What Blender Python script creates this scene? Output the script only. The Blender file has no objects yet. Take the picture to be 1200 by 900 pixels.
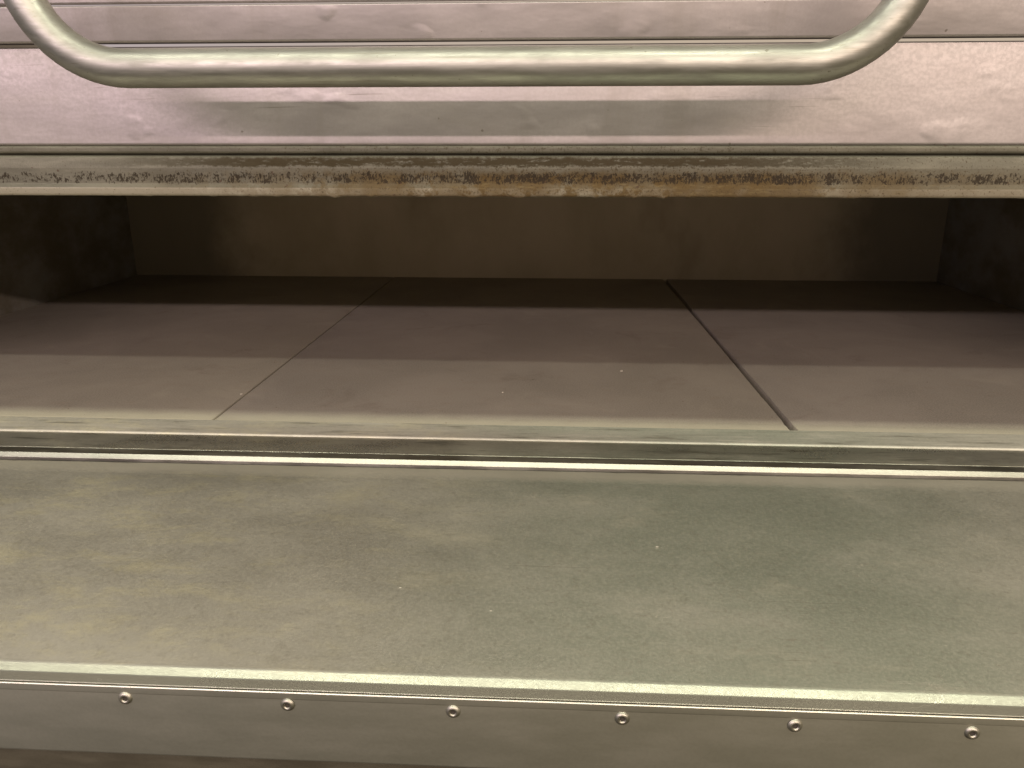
import bpy, bmesh, math, random
from mathutils import Vector, noise
random.seed(7)
S = bpy.context.scene
COL = S.collection
R = math.radians

# ------------------------------------------------------------ camera
cam = bpy.data.objects.new('camera', bpy.data.cameras.new('camera'))
COL.objects.link(cam)
cam.data.sensor_width = 36; cam.data.lens = 27
cam.location = (0, 0, .255)
cam.rotation_euler = (R(90 - 16.88), 0, R(3.04))
cam.data.clip_start = .01; cam.data.clip_end = 100
S.camera = cam
S.render.resolution_x, S.render.resolution_y = 1024, 768

# ------------------------------------------------------------ view
S.view_settings.view_transform = 'Standard'
S.view_settings.look = 'None'
S.view_settings.exposure = 0
S.view_settings.gamma = 1

# ------------------------------------------------------------ node helper
class NT:
    def __init__(s, tree):
        s.t = tree; s.n = tree.nodes; s.l = tree.links
    def new(s, typ, **kw):
        n = s.n.new(typ)
        ins = kw.pop('ins', {})
        for k, v in kw.items(): setattr(n, k, v)
        for k, v in ins.items(): s.set(n.inputs[k], v)
        return n
    def set(s, sock, v):
        if isinstance(v, bpy.types.NodeSocket): s.l.new(v, sock)
        elif isinstance(v, (tuple, list)) and sock.type == 'RGBA' and len(v) == 3: sock.default_value = (*v, 1)
        else: sock.default_value = v
    def math(s, op, a, b=0.0, c=None, clamp=False):
        n = s.new('ShaderNodeMath', operation=op, use_clamp=clamp, ins={0: a, 1: b})
        if c is not None: s.set(n.inputs[2], c)
        return n.outputs[0]
    def rng(s, v, a, b, c=0.0, d=1.0, smooth=True):
        n = s.new('ShaderNodeMapRange', interpolation_type='SMOOTHSTEP' if smooth else 'LINEAR',
                  ins={'Value': v, 'From Min': a, 'From Max': b, 'To Min': c, 'To Max': d})
        return n.outputs[0]
    def mix(s, f, a, b, mode='MIX'):
        n = s.new('ShaderNodeMix', data_type='RGBA', blend_type=mode)
        s.set(n.inputs[0], f); s.set(n.inputs[6], a); s.set(n.inputs[7], b)
        return n.outputs[2]
    def pos(s, scale=(1, 1, 1), off=(0, 0, 0), rot=(0, 0, 0)):
        if not hasattr(s, '_tc'): s._tc = s.new('ShaderNodeNewGeometry').outputs['Position']
        return s.new('ShaderNodeMapping', ins={'Vector': s._tc, 'Scale': scale, 'Location': off, 'Rotation': rot}).outputs[0]
    def xyz(s):
        s.pos()
        if not hasattr(s, '_x'): s._x = s.new('ShaderNodeSeparateXYZ', ins={0: s._tc}).outputs
        return s._x
    def noise(s, vec, scale, detail=4, rough=.55, dist=0.0):
        return s.new('ShaderNodeTexNoise', ins={'Vector': vec, 'Scale': scale, 'Detail': detail, 'Roughness': rough, 'Distortion': dist}).outputs[0]

# ------------------------------------------------------------ world: dim kitchen air, brighter towards the ceiling
W = bpy.data.worlds.new('World'); S.world = W; W.use_nodes = True
w = NT(W.node_tree); w.n.clear()
tc = w.new('ShaderNodeTexCoord').outputs['Generated']
sx = w.new('ShaderNodeSeparateXYZ', ins={0: tc}).outputs
ramp = w.new('ShaderNodeValToRGB', ins={0: w.math('MULTIPLY_ADD', sx[2], .5, .5)})
els = [(0.0, (.06, .05, .035)), (.40, (.34, .305, .215)), (.50, (.62, .54, .42)), (.57, (.64, .55, .45)),
       (.66, (.76, .67, .55)), (.80, (.76, .70, .58)), (1.0, (.62, .59, .50))]
cr = ramp.color_ramp
while len(cr.elements) < len(els): cr.elements.new(.5)
for e, (p, c) in zip(cr.elements, els): e.position = p; e.color = (*c, 1)
side = w.rng(sx[0], -.75, .15)
tint = w.mix(side, (.86, .86, 1.12), (1.05, .99, .93))
wc = w.mix(1.0, ramp.outputs[0], tint, 'MULTIPLY')
w.l.new(w.new('ShaderNodeBackground', ins={'Color': wc, 'Strength': .8}).outputs[0],
        w.new('ShaderNodeOutputWorld').inputs[0])

# ------------------------------------------------------------ kitchen lamps (ceiling tubes behind and above the viewer)
def lamp(name, loc, target, sx_, sy_, power, col):
    d = bpy.data.lights.new(name, 'AREA'); d.shape = 'RECTANGLE'; d.size = sx_; d.size_y = sy_
    d.energy = power; d.color = col
    o = bpy.data.objects.new(name, d); COL.objects.link(o)
    o.location = loc
    v = Vector(target) - Vector(loc)
    o.rotation_euler = v.to_track_quat('-Z', 'Y').to_euler()
    return o
lamp('ceiling_lamp', (-.2, -1.44, 1.64), (-.2, .6, .1), 3.2, .05, 24, (1, .92, .78))
lamp('ceiling_lamp', (-2.3, -3.18, 1.48), (-2.3, .6, .1), 4.0, .06, 80, (1, .77, .85))
lamp('ceiling_lamp', (2.6, -3.18, 1.48), (2.6, .6, .1), 4.2, .06, 98, (1, .79, .69))
lamp('ceiling_lamp', (-.05, .04, 1.40), (-.05, .45, 0), 2.6, .11, 15.5, (.96, .98, .80))

# ------------------------------------------------------------ materials
def mat(name):
    m = bpy.data.materials.new(name); m.use_nodes = True
    t = NT(m.node_tree); t.n.clear()
    b = t.new('ShaderNodeBsdfPrincipled'); o = t.new('ShaderNodeOutputMaterial')
    t.l.new(b.outputs[0], o.inputs[0])
    return m, t, b
def bump(t, b, h, strength=.2, dist=.001, prev=None):
    n = t.new('ShaderNodeBump', ins={'Height': h, 'Strength': strength, 'Distance': dist})
    if prev is not None: t.l.new(prev, n.inputs['Normal'])
    t.l.new(n.outputs[0], b.inputs['Normal'])
    return n.outputs[0]

# brushed sheet of the closed upper door
m_panel, t, b = mat('brushed_steel')
n1 = t.noise(t.pos((3, 1, 7)), 3, 5, .6)
n2 = t.noise(t.pos((1, 1, 3)), 11, 3)
fine = t.noise(t.pos((900, 900, 60)), 1, 2)
mott = t.noise(t.pos(), 420, 2)
base = t.mix(t.rng(n1, .3, .7), (.29, .263, .252), (.355, .322, .308))
base = t.mix(t.rng(n2, .55, .8, 0, .35), base, (.25, .225, .19))
base = t.mix(t.rng(mott, .35, .65, 0, .2), base, (.24, .22, .205))
scr = t.noise(t.pos((9, 1, 620), (0, 0, 0), (0, .02, 0)), 1, 3, .6)
scm = t.math('MULTIPLY', t.rng(scr, .69, .75), t.rng(t.noise(t.pos((1, 1, 4), (2, 0, 5)), 7, 3), .5, .62))
base = t.mix(t.math('MULTIPLY', scm, .7), base, (.12, .10, .08))
wipe = t.noise(t.pos((26, 1, 3), (1, 0, 0)), 1, 4, .7)
base = t.mix(t.rng(wipe, .52, .72, 0, .35), base, (.24, .215, .19))
spot = t.math('GREATER_THAN', t.noise(t.pos((1, 1, 1), (9, 0, 4)), 170, 1), .80)
base = t.mix(t.math('MULTIPLY', spot, .6), base, (.10, .08, .06))
t.set(b.inputs['Base Color'], base); t.set(b.inputs['Metallic'], .72)
t.set(b.inputs['Roughness'], t.math('ADD', t.rng(n1, .3, .75, .42, .52), t.rng(mott, .3, .7, -.02, .03)))
t.set(b.inputs['Anisotropic'], .25)
t.set(b.inputs['Tangent'], t.new('ShaderNodeCombineXYZ', ins={0: 1.0, 1: 0.0, 2: 0.0}).outputs[0])
p = bump(t, b, fine, .05, .0003)
p = bump(t, b, t.noise(t.pos((1, 1, 1.6)), 6.5, 2, .4), .34, .008, p)
p = bump(t, b, t.noise(t.pos((1, 1, 2.2), (4, 0, 0)), 24, 3, .5), .10, .004, p)
dent = t.rng(t.noise(t.pos((1, 1, 1.5), (8, 0, 3)), 26, 2, .4), .60, .78)
bump(t, b, dent, .22, .0016, p)

# tube handle
m_tube, t, b = mat('worn_steel_tube')
n1 = t.noise(t.pos((2, 6, 6)), 12, 5, .6)
fine = t.noise(t.pos((14, 700, 700)), 1, 3)
base = t.mix(t.rng(n1, .35, .7), (.375, .367, .325), (.29, .284, .25))
gsp = t.math('GREATER_THAN', t.noise(t.pos((.7, 1, 1), (1, 2, 3)), 260, 3, .7), .70)
base = t.mix(t.math('MULTIPLY', gsp, .6), base, (.12, .10, .07))
gst = t.noise(t.pos((10, 500, 500), (3, 0, 0)), 1, 3, .6)
base = t.mix(t.rng(gst, .56, .72, 0, .4), base, (.22, .20, .15))
t.set(b.inputs['Base Color'], base); t.set(b.inputs['Metallic'], 1.0)
t.set(b.inputs['Roughness'], t.math('ADD', t.rng(n1, .3, .75, .44, .54), t.rng(t.noise(t.pos((.3, 2, 2)), 90, 4, .7), .4, .7, -.06, .08)))
bump(t, b, fine, .12, .0004)

# lintel: grey painted-looking greasy steel with baked-on grime and rust
m_lint, t, b = mat('grimy_lintel_steel')
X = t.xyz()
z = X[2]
nz = t.noise(t.pos((1, 1, 1)), 60, 3)
zz = t.math('MULTIPLY_ADD', t.math('SUBTRACT', t.noise(t.pos(), 260, 5, .75), .5), .006, t.math('MULTIPLY_ADD', t.math('SUBTRACT', nz, .5), .004, z))
midx = t.math('MULTIPLY', t.rng(X[0], -.42, -.05), t.rng(X[0], .52, .12))
flk = t.noise(t.pos((1, 1, .45)), 760, 4, .8)
flk2 = t.noise(t.pos((.25, 1, 1)), 420, 4, .7)
patch = t.noise(t.pos((1, 1, 1)), 22, 3)
base = t.mix(t.rng(t.noise(t.pos((1, 1, 6)), 30, 4), .3, .7), (.098, .092, .066), (.135, .127, .093))
base = t.mix(t.rng(z, .2276, .2264), base, (.29, .265, .20))  # lower lip lightened: reflection of the lit door painted in
rust = t.math('MULTIPLY', t.math('MULTIPLY', t.rng(zz, .2445, .2350), midx), t.math('MAXIMUM', t.rng(patch, .2, .6), t.rng(t.noise(t.pos(), 75, 4, .7), .35, .6)))
base = t.mix(t.math('MULTIPLY', rust, .95), base, (.085, .054, .020))
base = t.mix(t.math('MULTIPLY', rust, t.rng(flk2, .52, .66, 0, .6)), base, (.145, .108, .052))
# a brown line along the fold
band = t.math('MULTIPLY', t.rng(zz, .2425, .2445), t.rng(zz, .2515, .2485))
b2 = t.math('MULTIPLY', t.math('MULTIPLY', band, t.rng(flk2, .30, .46)), t.math('MULTIPLY', t.rng(X[0], -.40, -.22), t.rng(X[0], .33, .10)))
base = t.mix(t.math('MULTIPLY', b2, .85), base, (.038, .026, .011))
# black flecks along the lower third
fb = t.math('MULTIPLY', t.rng(zz, .2275, .2325), t.rng(zz, .2435, .2360))
thr = t.math('SUBTRACT', t.rng(t.noise(t.pos((1, 1, 1), (2, 0, 0)), 95, 4, .7), .32, .68, .60, .455), t.math('MULTIPLY', midx, .03))
fm = t.math('GREATER_THAN', t.math('MULTIPLY', flk, t.math('MULTIPLY_ADD', fb, .55, .45)), thr)
base = t.mix(t.math('MULTIPLY', fm, .9), base, (.025, .018, .012))
fm2 = t.math('GREATER_THAN', t.noise(t.pos((1, 1, 1), (3, 1, 2)), 210, 2), .73)
base = t.mix(t.math('MULTIPLY', fm2, .8), base, (.06, .035, .02))
speck = t.math('GREATER_THAN', t.noise(t.pos((1, 1, .8), (6, 1, 2)), 700, 3, .7), t.math('MULTIPLY_ADD', midx, -.07, .66))
base = t.mix(t.math('MULTIPLY', speck, .6), base, (.05, .034, .018))
grime = t.math('MAXIMUM', t.math('MAXIMUM', fm, b2), t.math('MAXIMUM', rust, speck))
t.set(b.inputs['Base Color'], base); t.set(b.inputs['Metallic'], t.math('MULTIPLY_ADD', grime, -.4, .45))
t.set(b.inputs['Roughness'], t.math('MULTIPLY_ADD', grime, .35, .48))
t.set(b.inputs['Specular IOR Level'], t.math('MULTIPLY_ADD', grime, -.35, .5))
bump(t, b, t.math('ADD', flk, t.math('MULTIPLY', fm, .8)), .5, .0006)

# chamber walls: heat darkened steel
m_wall, t, b = mat('heat_darkened_steel')
n1 = t.noise(t.pos((1.4, 1, .8)), 6, 5, .6)
base = t.mix(t.rng(n1, .3, .7), (.42, .35, .24), (.50, .42, .30))
base = t.mix(t.rng(t.noise(t.pos((1, 1, .5)), 9, 4), .55, .8, 0, .4), base, (.22, .17, .105))
corner_dark = t.math('ADD', t.rng(t.xyz()[0], -.50, -.86), t.rng(t.xyz()[0], .45, .75))  # back wall darker towards both side corners, broken up by noise
corner_dark = t.rng(t.math('MULTIPLY_ADD', t.noise(t.pos((1, 1, 1)), 7, 5, .65), 1.1, corner_dark), .62, 1.35)
base = t.mix(t.math('MULTIPLY', corner_dark, .85), base, (.17, .145, .10))
t.set(b.inputs['Base Color'], base); t.set(b.inputs['Roughness'], .62); t.set(b.inputs['Metallic'], .2)
bump(t, b, t.noise(t.pos(), 120, 4), .15, .001)

m_side, t, b = mat('dark_side_steel')  # side walls: blotchy, darker steel than the back wall
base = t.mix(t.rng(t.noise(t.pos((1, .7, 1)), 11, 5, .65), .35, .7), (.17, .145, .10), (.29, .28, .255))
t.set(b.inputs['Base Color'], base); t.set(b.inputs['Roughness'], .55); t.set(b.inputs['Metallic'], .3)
bump(t, b, t.noise(t.pos(), 90, 4), .2, .001)

# stone slabs
m_stone, t, b = mat('baked_hearth_stone')
n1 = t.noise(t.pos((1, 1, 1)), 5, 6, .6, .4)
n2 = t.noise(t.pos((1, 1.6, 1)), 38, 5, .65)
n3 = t.noise(t.pos(), 600, 2, .6)
base = t.mix(t.rng(n1, .3, .7), (.26, .24, .20), (.345, .315, .265))
base = t.mix(t.rng(n2, .5, .75, 0, .35), base, (.28, .225, .17))
base = t.mix(t.rng(n3, .35, .65, 0, .5), base, (.43, .39, .325))
st = t.noise(t.pos((1, 1, 1), (7, 3, 0)), 11, 6, .7, .6)
base = t.mix(t.rng(st, .56, .72, 0, .35), base, (.20, .165, .13))
base = t.mix(t.rng(st, .44, .30, 0, .3), base, (.44, .40, .33))
dust_light = t.math('MULTIPLY', t.rng(t.math('MULTIPLY_ADD', n2, .02, t.xyz()[1]), .745, .705), .6)  # front strip lightened: overhead lamp's light painted into the dusty stone
base = t.mix(dust_light, base, (.52, .49, .36))
base = t.mix(t.math('GREATER_THAN', t.noise(t.pos((1, 1, 1), (5, 2, 0)), 160, 1), .80), base, (.16, .11, .08))
t.set(b.inputs['Base Color'], base); t.set(b.inputs['Roughness'], .85); t.set(b.inputs['Specular IOR Level'], .25)
bump(t, b, t.math('ADD', n3, n2), .25, .0006)

# floury sheet metal of the door liner and sill
def floury(name, dark=0.0, rough=(.38, .5), metal=.75, dust_amt=1.0, worn=False):
    m, t, b = mat(name)
    X = t.xyz()
    n1 = t.noise(t.pos((1, 1.6, 1)), 4.5, 6, .62, .15)
    n2 = t.noise(t.pos((1, 2.2, 1), (4, 0, 0), (0, 0, .5)), 13, 8, .74, .25)
    n3 = t.noise(t.pos(), 520, 3, .65)
    n4 = t.noise(t.pos((1, 5, 1), (9, 0, 0), (0, 0, .12)), 60, 4, .7)
    k = 1 - dark
    base = t.mix(t.rng(n1, .32, .68), (.46 * k, .445 * k, .375 * k), (.53 * k, .51 * k, .43 * k))
    yel = t.math('MULTIPLY', t.rng(n2, .46, .68), t.rng(X[0], .05, -.30, .1, .8))
    base = t.mix(t.math('MULTIPLY', yel, dust_amt), base, (.66 * k, .62 * k, .42 * k))
    grn = t.math('MULTIPLY', t.rng(n1, .72, .40, .25, 1), t.math('MULTIPLY', t.rng(X[0], -.16, .06), t.rng(X[0], .42, .2)))
    base = t.mix(t.math('MULTIPLY', grn, .85), base, (.385 * k, .425 * k, .335 * k))
    base = t.mix(t.rng(n2, .54, .74, 0, .42), base, (.66 * k, .625 * k, .50 * k))
    base = t.mix(t.rng(n3, .38, .70, 0, .28), base, (.66 * k, .63 * k, .53 * k))
    n5 = t.noise(t.pos((1, 1, 1), (2, 2, 2)), 190, 5, .7)
    base = t.mix(t.rng(n5, .5, .72, 0, .3), base, (.30 * k, .27 * k, .21 * k))
    base = t.mix(t.rng(n4, .60, .78, 0, .35), base, (.33 * k, .29 * k, .22 * k))
    rg = t.math('ADD', t.rng(n1, .3, .7, rough[0], rough[1]), t.rng(n3, .3, .7, -.03, .05))
    if not worn:
        sk = t.noise(t.pos((.22, 2.2, 1), (3, 1, 0)), 60, 5, .7)
        base = t.mix(t.rng(sk, .53, .68, 0, .6), base, (.70, .68, .57))
        base = t.mix(t.rng(sk, .47, .34, 0, .6), base, (.17, .16, .12))
    if worn:    # the front curl is burnished by use
        dy = t.math('MULTIPLY_ADD', t.noise(t.pos((.35, 1, 1), (2, 0, 0)), 130, 4, .7), .010, X[1])
        dirt = t.math('MULTIPLY', t.rng(dy, .5985, .6020), t.rng(t.noise(t.pos((.6, 1, 1)), 24, 4, .7), .38, .50))
        base = t.mix(t.math('MULTIPLY', dirt, .75), base, (.13, .115, .08))
        base = t.mix(t.math('MULTIPLY', t.rng(dy, .578, .592), t.math('MULTIPLY_ADD', dirt, -.6, .85)), base, (.66, .63, .52))  # bright strip by the hinge: light on the upturned edge, as colour
        bw = t.rng(t.math('MULTIPLY_ADD', n2, .003, X[1]), .3345, .3295)
        base = t.mix(bw, base, (.26, .252, .205))
        rg = t.math('MULTIPLY', rg, t.math('MULTIPLY_ADD', bw, -.35, 1.0))
    sc = t.noise(t.pos((14, 900, 1), (0, 0, 0), (0, 0, .04)), 1, 2, .5)
    sm = t.math('MULTIPLY', t.rng(sc, .70, .74), t.rng(t.noise(t.pos(), 9, 2), .5, .6))
    base = t.mix(t.math('MULTIPLY', sm, .5), base, (.72, .69, .60))
    ctr = t.noise(t.pos((1, 1.3, 1), (5, 5, 0)), 16, 5, .55, .3)
    hair = t.math('LESS_THAN', t.math('ABSOLUTE', t.math('SUBTRACT', ctr, .5)), .0016)
    hair = t.math('MULTIPLY', hair, t.rng(t.noise(t.pos((1, 1, 1), (1, 9, 0)), 12, 4, .6), .52, .62))
    base = t.mix(t.math('MULTIPLY', hair, .4), base, (.75, .72, .60))
    sc2 = t.noise(t.pos((8, 700, 1), (3, 7, 0), (0, 0, -.05)), 1, 2, .5)
    base = t.mix(t.math('MULTIPLY', t.rng(sc2, .72, .77), .4), base, (.22, .19, .14))
    t.set(b.inputs['Base Color'], base); t.set(b.inputs['Metallic'], metal)
    t.set(b.inputs['Roughness'], rg)
    # fine scratches
    vs = t.new('ShaderNodeTexVoronoi', feature='DISTANCE_TO_EDGE', ins={'Vector': t.pos((1, 2.6, 1), (0, 0, 0), (0, 0, .3)), 'Scale': 17, 'Randomness': 1}).outputs['Distance']
    h = t.math('ADD', t.math('MULTIPLY', n3, .7), t.math('MULTIPLY', n2, 1.2))
    if worn: h = t.math('MULTIPLY', h, t.math('MULTIPLY_ADD', bw, -.97, 1.0))
    bump(t, b, h, .13, .0006)
    return m
m_liner = floury('floury_steel_sheet', worn=True)
m_sill = floury('scuffed_sill_steel', -.1, (.22, .48), .85, .6)
m_flange = floury('dusty_flange_steel', -.02, (.5, .6), .35, 1.0)

# plain clean edges
def steel(name, c1, c2, r1, r2, aniso=0.0, metal=1.0):
    m, t, b = mat(name)
    n1 = t.noise(t.pos((1, 4, 4)), 14, 5, .65)
    n3 = t.noise(t.pos(), 480, 3)
    base = t.mix(t.rng(n1, .3, .7), c1, c2)
    base = t.mix(t.rng(n3, .35, .7, 0, .2), base, tuple(x * .8 for x in c1))
    t.set(b.inputs['Base Color'], base); t.set(b.inputs['Metallic'], metal)
    t.set(b.inputs['Roughness'], t.rng(n1, .3, .7, r1, r2))
    bump(t, b, n3, .08, .0004)
    return m
m_rail = steel('bright_rail_steel', (.42, .405, .345), (.56, .54, .465), .36, .48)
m_edge = steel('rolled_edge_steel', (.62, .58, .48), (.76, .72, .60), .26, .36)
m_face = steel('door_edge_steel', (.57, .565, .475), (.60, .59, .50), .42, .46)
m_rivet = steel('rivet_steel', (.36, .35, .29), (.45, .43, .36), .34, .44)
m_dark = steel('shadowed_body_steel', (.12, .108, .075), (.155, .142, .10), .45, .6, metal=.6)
m_crumb, t, b = mat('dry_flour_crumb')
t.set(b.inputs['Base Color'], t.mix(t.noise(t.pos(), 2500, 2), (.66, .63, .53), (.54, .50, .41))); t.set(b.inputs['Roughness'], .9)

# ------------------------------------------------------------ geometry helpers
def link(name, bm, m, parent=None, sharp=30):
    me = bpy.data.meshes.new(name); bmesh.ops.recalc_face_normals(bm, faces=bm.faces)
    bm.to_mesh(me); bm.free(); me.materials.append(m)
    me.shade_smooth(); me.set_sharp_from_angle(angle=R(sharp))
    o = bpy.data.objects.new(name, me); COL.objects.link(o)
    if parent is not None:
        o.parent = parent
        o.matrix_parent_inverse = inv(parent)
    return o
def inv(p):
    from mathutils import Matrix
    return Matrix.Translation(-p.location) if p.parent is None else Matrix.Identity(4)
def fillet(pts, rad, n=6):
    """round the inner corners of an open polyline of (y, z[, r])"""
    out = [pts[0][:2]]
    for i in range(1, len(pts) - 1):
        a, c, d = Vector(pts[i - 1][:2]), Vector(pts[i][:2]), Vector(pts[i + 1][:2])
        r = pts[i][2] if len(pts[i]) > 2 else rad
        u, v = (a - c).normalized(), (d - c).normalized()
        ang = math.acos(max(-1, min(1, u.dot(v))))
        if r <= 0 or ang > 3.1: out.append(tuple(c)); continue
        L = r / math.tan(ang / 2)
        L = min(L, .49 * (a - c).length, .49 * (d - c).length)
        p0, p1 = c + u * L, c + v * L
        for k in range(n + 1):
            s = k / n
            out.append(tuple((1 - s) ** 2 * p0 + 2 * s * (1 - s) * c + s * s * p1))
    out.append(pts[-1][:2])
    return out
def offset(pts, th):
    vs = [Vector(p) for p in pts]; out = []
    for i, p in enumerate(vs):
        d = Vector((0, 0))
        if i: d += (p - vs[i - 1]).normalized()
        if i < len(vs) - 1: d += (vs[i + 1] - p).normalized()
        d.normalize(); out.append(tuple(p + Vector((-d.y, d.x)) * th))
    return out
def prism(bm, ring, x0, x1, nx=1, fn=None):
    """closed (y, z) ring run along X; fn(x, y, z) may nudge points"""
    cols = []
    for i in range(nx + 1):
        x = x0 + (x1 - x0) * i / nx
        cols.append([bm.verts.new(fn(x, y, z) if fn else (x, y, z)) for y, z in ring])
    n = len(ring)
    for a, b_ in zip(cols, cols[1:]):
        for j in range(n):
            bm.faces.new((a[j], b_[j], b_[(j + 1) % n], a[(j + 1) % n]))
    bm.faces.new(cols[0]); bm.faces.new(cols[-1][::-1])
def sheet(name, pts, th, x0, x1, m, parent, rad=.0015, nx=1, fn=None, sharp=30):
    c = fillet(pts, rad)
    bm = bmesh.new(); prism(bm, c + offset(c, th)[::-1], x0, x1, nx, fn)
    return link(name, bm, m, parent, sharp)
def box(bm, lo, hi, bev=0.0):
    vs = [bm.verts.new((x, y, z)) for x in (lo[0], hi[0]) for y in (lo[1], hi[1]) for z in (lo[2], hi[2])]
    for q in ((0, 1, 3, 2), (4, 6, 7, 5), (0, 4, 5, 1), (2, 3, 7, 6), (0, 2, 6, 4), (1, 5, 7, 3)):
        bm.faces.new([vs[i] for i in q])
    if bev:
        bmesh.ops.bevel(bm, geom=list(bm.edges), offset=bev, segments=3, affect='EDGES', profile=.5)
def empty(name, loc):
    o = bpy.data.objects.new(name, None); o.location = loc; o.empty_display_size = .1
    COL.objects.link(o); return o

XL, XR = -.893, .782            # inner side walls
OL, OR = -1.12, 1.01            # outer body
# ------------------------------------------------------------ the oven
oven = empty('pizza_oven', (-.05, 1.1, -.95))
oven['label'] = 'stainless steel deck oven with its low chamber open, tube handle above and riveted door lowered'
oven['category'] = 'oven'

# chamber
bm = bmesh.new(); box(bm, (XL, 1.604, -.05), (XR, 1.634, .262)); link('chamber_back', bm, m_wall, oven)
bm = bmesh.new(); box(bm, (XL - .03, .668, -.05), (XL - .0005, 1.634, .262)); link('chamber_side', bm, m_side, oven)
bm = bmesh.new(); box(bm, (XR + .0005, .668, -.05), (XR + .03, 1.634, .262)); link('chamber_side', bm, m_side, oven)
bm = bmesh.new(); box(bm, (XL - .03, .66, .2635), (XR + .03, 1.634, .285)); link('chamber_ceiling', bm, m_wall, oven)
bm = bmesh.new(); box(bm, (XL, .668, -.051), (XR, 1.603, -.0305)); link('deck_frame', bm, m_wall, oven)

# lintel: C-shaped folded rail above the opening, grime built up on its lower lip
def crust(x, y, z):
    if z < .2262 and y < .635:
        k = max(0, noise.noise(Vector((x * 55, 3.1, 0)))) ** 2 * .0032 + max(0, noise.noise(Vector((x * 170, 9.2, 0))) - .25) * .0026
        w_ = math.exp(-((x - .0) / .33) ** 2)
        z -= k * w_
    return (x, y, z)
lp = [(.66, .2600), (.625, .2596), (.6205, .2575), (.6205, .2545), (.6255, .2528), (.6255, .2512), (.6195, .2500),
      (.6180, .2420, .004), (.6180, .2300, .003), (.6165, .2266, .0012), (.6170, .2222, .0010), (.6235, .2218, .001), (.6255, .2260)]
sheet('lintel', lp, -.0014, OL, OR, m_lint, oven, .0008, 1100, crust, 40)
# inner face closing the lintel
bm = bmesh.new(); box(bm, (XL, .6275, .2275), (XR, .66, .2585), .0008); link('lintel_backing', bm, m_wall, oven)

# side pillars of the front
for a, c in ((OL, XL - .031), (XR + .031, OR)):
    bm = bmesh.new(); box(bm, (a, .6275, -.02), (c, .72, .2585), .002); link('front_pillar', bm, m_panel, oven)
for a, c in ((OL - .004, OL - .0005), (OR + .0005, OR + .004)):
    bm = bmesh.new(); box(bm, (a, .64, -.95), (c, 1.75, .80)); link('outer_side', bm, m_panel, oven)

# sill in front of the stones
sheet('sill_flange', [(.6988, -.006), (.6984, -.0006, .0004), (.6664, -.0018, .0003), (.6658, -.0028)], -.0016,
      OL, OR, m_flange, oven, .0008)
sheet('sill', [(.6650, -.0046), (.6640, -.0028, .0006),  (.6322, -.0048, .0006), (.6312, -.0062)], -.0012,
      OL, OR, m_sill, oven, .0008)
bm = bmesh.new(); box(bm, (OL, .6140, -.0110), (OR, .6700, -.0104)); 
link('sill_tray', bm, m_face, oven)

# lowered door: skin, liner with rolled front, hinge rail, rivets
door = link('lowered_door', (lambda bm: (prism(bm, (lambda c: c + offset(c, .0012)[::-1])(
    fillet([(.3300, -.0100), (.3197, -.0098, .0001), (.3197, -.0064, .0001), (.3191, -.0060, .0005), (.3186, -.0068, .0006), (.3192, -.0490, .002), (.3240, -.0512), (.5900, -.0512, .002), (.5945, -.0490), (.6000, -.0140)], .001)), OL, OR), bm)[1])(bmesh.new()), m_face, oven)
ln = [(.6008, -.0085), (.5992, -.0036, .0010), (.5955, -.0018, .003), (.5760, -.0030, .01), (.45, -.0028, .0), (.3308, -.0021, .0040), (.3262, -.0051, .0034), (.3204, -.0059, .0006), (.3202, -.0085)]
def wavy(x, y, z):
    if .335 < y < .575: z += .0011 * noise.noise(Vector((x * 5, y * 9, 0)))
    return (x, y, z)
# subdivide the long flat run so it can be slightly wavy
ring = fillet(ln, .002)
run = []
for a, c in zip(ring, ring[1:]):
    L = math.dist(a, c); k = max(1, int(L / .012))
    run += [(a[0] + (c[0] - a[0]) * i / k, a[1] + (c[1] - a[1]) * i / k) for i in range(k)]
run.append(ring[-1])
bm = bmesh.new(); prism(bm, run + offset(run, .0010)[::-1], OL, OR, 160, wavy)
link('liner_sheet', bm, m_liner, door, 40)
# hinge rail
arc = fillet([(.6090, -.0100), (.6093, -.0046, .0003), (.6124, -.0011, .0006), (.6262, -.0018, .0008), (.6268, -.0092)], .0005)
bm = bmesh.new(); prism(bm, arc, OL, OR); link('hinge_rail', bm, m_rail, door, 50)

def rivet():
    bm = bmesh.new()
    prof = [(.0001, .0005), (.0012, .0004), (.0014, .0000), (.0019, -.0006), (.0027, -.0006), (.0036, -.0001), (.0041, .0006)]
    rings = []
    for r_, d in prof:
        rings.append([bm.verts.new((r_ * math.cos(2 * math.pi * k / 24), d, r_ * math.sin(2 * math.pi * k / 24))) for k in range(24)])
    for a, c in zip(rings, rings[1:]):
        for k in range(24): bm.faces.new((a[k], a[(k + 1) % 24], c[(k + 1) % 24], c[k]))
    bm.faces.new(rings[0])
    return bm
m_pit, t, b = mat('rivet_hole_shade')  # shade inside the shallow rivet hole, put into its colour
t.set(b.inputs['Base Color'], (.04, .033, .024, 1)); t.set(b.inputs['Roughness'], .9)
rv = None
for i in range(-1, 7):
    x = -.2151 + i * .0843
    if rv is None:
        rv = o = link('rivet', rivet(), m_rivet, door, 60)
        o.data.materials.append(m_pit)
        for f in o.data.polygons:
            if max(math.hypot(o.data.vertices[k].co.x, o.data.vertices[k].co.z) for k in f.vertices) < .00145: f.material_index = 1
    else:
        o = rv.copy(); COL.objects.link(o)
    o.location = (x, .3180, -.0130 - (i * .0004)); 
    o.scale = (.92, 1, .92)
    o.rotation_euler = (.05 * math.sin(i * 2.3), .9 * i, .06 * math.cos(i * 1.7))

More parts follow.
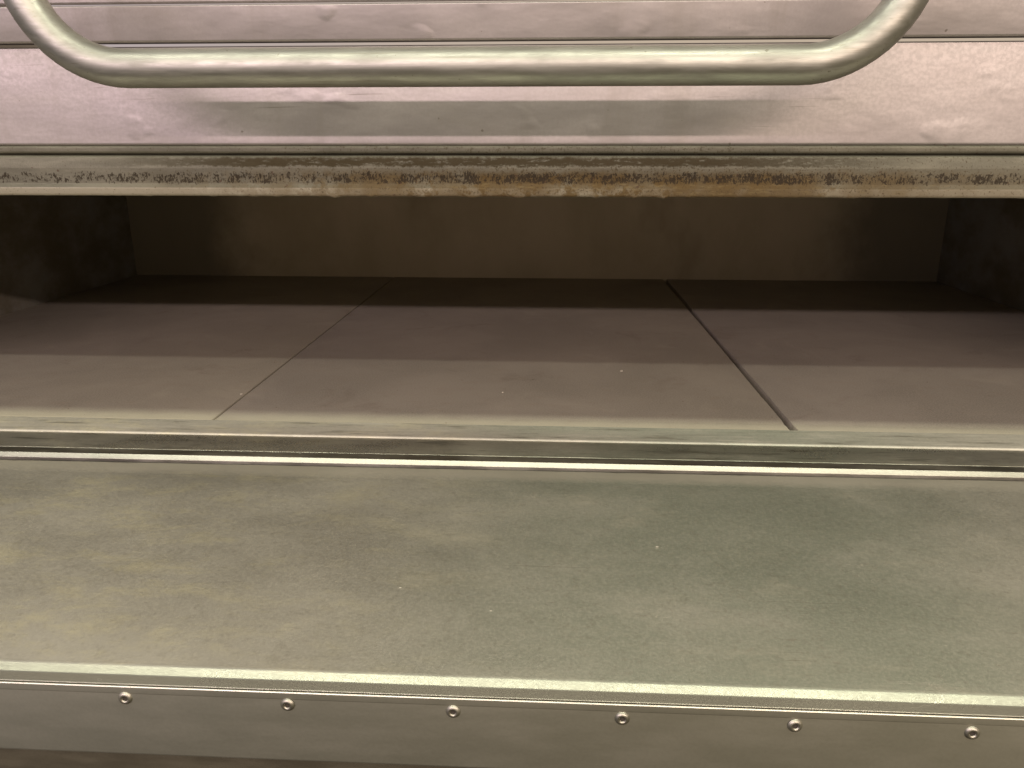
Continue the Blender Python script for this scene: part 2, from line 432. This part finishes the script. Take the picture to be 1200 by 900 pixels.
# closed upper door: leaning bottom rail, raised strip, recessed face, tube handle
upper = sheet('upper_door', [(.650, .2585), (.6215, .2588, .002), (.6195, .2600, .002), (.6230, .3310, .001), (.6320, .3325)], -.0015, OL, OR, m_panel, oven, .001, 1)
sheet('door_strip', [(.6320, .3345), (.6205, .3340, .0012), (.6193, .3352, .0012), (.6168, .3590, .001), (.6240, .3605)], -.0015, OL, OR, m_panel, upper, .001)
sheet('door_face', [(.6240, .3612), (.6225, .3625, .001), (.6235, .6800, .002), (.6600, .6900)], -.0015, OL, OR, m_panel, upper, .001)
bm = bmesh.new(); box(bm, (OL, .70, .7), (OR, 1.75, .78)); link('oven_top', bm, m_panel, oven)

def handle():
    yc, zc, rb, rt = .531, .3070, .067, .0122
    xl, xr = -.3490, .2210
    path = []
    def leg(xv, s):
        P = [(xv, .640, .436), (xv, .600, .436)]
        P += [(xv, .559 - .025 * math.sin(R(a)), .411 + .025 * math.cos(R(a))) for a in range(0, 91, 15)]
        P += [(xv, yc, .400), (xv, yc, .390)]
        cx = xv - s * rb
        P += [(cx + s * rb * math.cos(R(a)), yc, zc + rb - rb * math.sin(R(a))) for a in range(0, 91, 6)]
        return P
    path = leg(xl, -1) + [(x, yc, zc) for x in (-.2, -.1, 0, .1)] + leg(xr, 1)[::-1]
    bm = bmesh.new(); rings = []; n = 28
    pts = [Vector(p) for p in path]
    up = Vector((1, 0, 0)); 
    for i, p in enumerate(pts):
        d = (pts[min(i + 1, len(pts) - 1)] - pts[max(i - 1, 0)]).normalized()
        if i == 0: u = Vector((1, 0, 0))
        u = (u - d * u.dot(d)).normalized(); v = d.cross(u)
        rings.append([bm.verts.new(p + (u * math.cos(2 * math.pi * k / n) + v * math.sin(2 * math.pi * k / n)) * rt) for k in range(n)])
    for a, c in zip(rings, rings[1:]):
        for k in range(n): bm.faces.new((a[k], a[(k + 1) % n], c[(k + 1) % n], c[k]))
    bm.faces.new(rings[0]); bm.faces.new(rings[-1][::-1])
    return bm
link('handle', handle(), m_tube, upper, 60)

# oven body under the door
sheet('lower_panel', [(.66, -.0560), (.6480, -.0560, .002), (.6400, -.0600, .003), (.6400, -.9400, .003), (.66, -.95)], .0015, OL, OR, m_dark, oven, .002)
bm = bmesh.new(); box(bm, (OL, .642, -.95), (OR, 1.75, -.93)); link('base_plate', bm, m_dark, oven)

# ------------------------------------------------------------ three stone slabs on the deck
def slab(x0, x1, label, y0=.6992):
    bm = bmesh.new(); y1, c, n = 1.6035, .0011, 260
    def rim(x, y, z, side):
        k = .0005 * noise.noise(Vector((x * 7, y * 14, 1))) + .0007 * max(0, noise.noise(Vector((x * 7, y * 130, 2))) - .1)
        chip = .0022 * max(0, noise.noise(Vector((x * 9, y * 48, 5))) - .42)
        return (x - side * (k + chip), y, z - (chip * .6 if z > -.001 else 0))
    rows = []
    for i in range(n + 1):
        y = y0 + (y1 - y0) * i / n
        if i == 0: y += .0008
        prof = [(x0, -.030, 0), (x0, -c, -1), (x0 + c * .35, -c * .3, -1), (x0 + c, 0, -1), (x1 - c, 0, 1), (x1 - c * .35, -c * .3, 1), (x1, -c, 1), (x1, -.030, 0)]
        rows.append([bm.verts.new(rim(x, y, z, sd) if sd else (x, y, z)) for x, z, sd in prof])
    front = [bm.verts.new((v.co.x, y0, min(v.co.z, -.0005) if v.co.z > -.02 else v.co.z)) for v in rows[0]]
    rows.insert(0, front)
    for a_, b_ in zip(rows, rows[1:]):
        for j in range(8): bm.faces.new((a_[j], b_[j], b_[(j + 1) % 8], a_[(j + 1) % 8]))
    bm.faces.new(rows[0]); bm.faces.new(rows[-1][::-1])
    o = link('stone_slab', bm, m_stone)
    o['label'] = label; o['category'] = 'stone slab'; o['group'] = 'stone slabs on the oven deck'
slab(XL + .001, -.3352, 'grey-brown stone baking slab left of the hairline gap, reaching the left chamber wall', .7005)
slab(-.3328, .2288, 'widest-looking grey-brown stone slab in the middle, between the two gaps')
slab(.2358, XR - .001, 'grey-brown stone baking slab right of the wide gap, reaching the right chamber wall', .6992)

# ------------------------------------------------------------ stray crumbs
def crumb(loc, s, label, seed):
    random.seed(seed)
    bm = bmesh.new(); bmesh.ops.create_icosphere(bm, subdivisions=2, radius=1)
    for v in bm.verts:
        k = .75 + .5 * random.random()
        v.co = Vector((v.co.x * s[0] * k, v.co.y * s[1] * k, v.co.z * s[2] * k + s[2] * .8))
    o = link('flour_crumb', bm, m_crumb, None, 60)
    o.location = loc; o.scale = (.8, .8, .8)
    o['label'] = label; o['category'] = 'crumb'; o['group'] = 'pale crumbs scattered in the oven mouth'
CR = [((-.1256, .6436, -.0044), (.0024, .0009, .0006), 'largest pale crumb, lying on the grey metal sill edge in front of the stones', 1),
      ((-.0908, .4120, -.0027), (.0013, .0005, .0003), 'leftmost of the white crumbs on the lowered door, a short pale dash', 2),
      ((-.0332, .3903, -.0027), (.0008, .0005, .0003), 'tiny white crumb on the lowered door, nearer its rolled front edge than its two neighbours', 3),
      ((.0737, .4720, -.0027), (.0014, .0005, .0003), 'white crumb on the right half of the lowered door, towards the hinge rail', 4),
      ((.0846, .8994, .0), (.0022, .0014, .0006), 'pale crumb on the middle stone slab, just in front of the shadow line', 5),
      ((-.0532, .8063, .0), (.0014, .0010, .0005), 'small pale crumb near the front of the middle stone slab', 6),
      ((-.3384, .7849, .0), (.0020, .0020, .0006), 'pale crumb beside the hairline gap between the left and middle stone slabs', 7)]
for c in CR: crumb(*c)
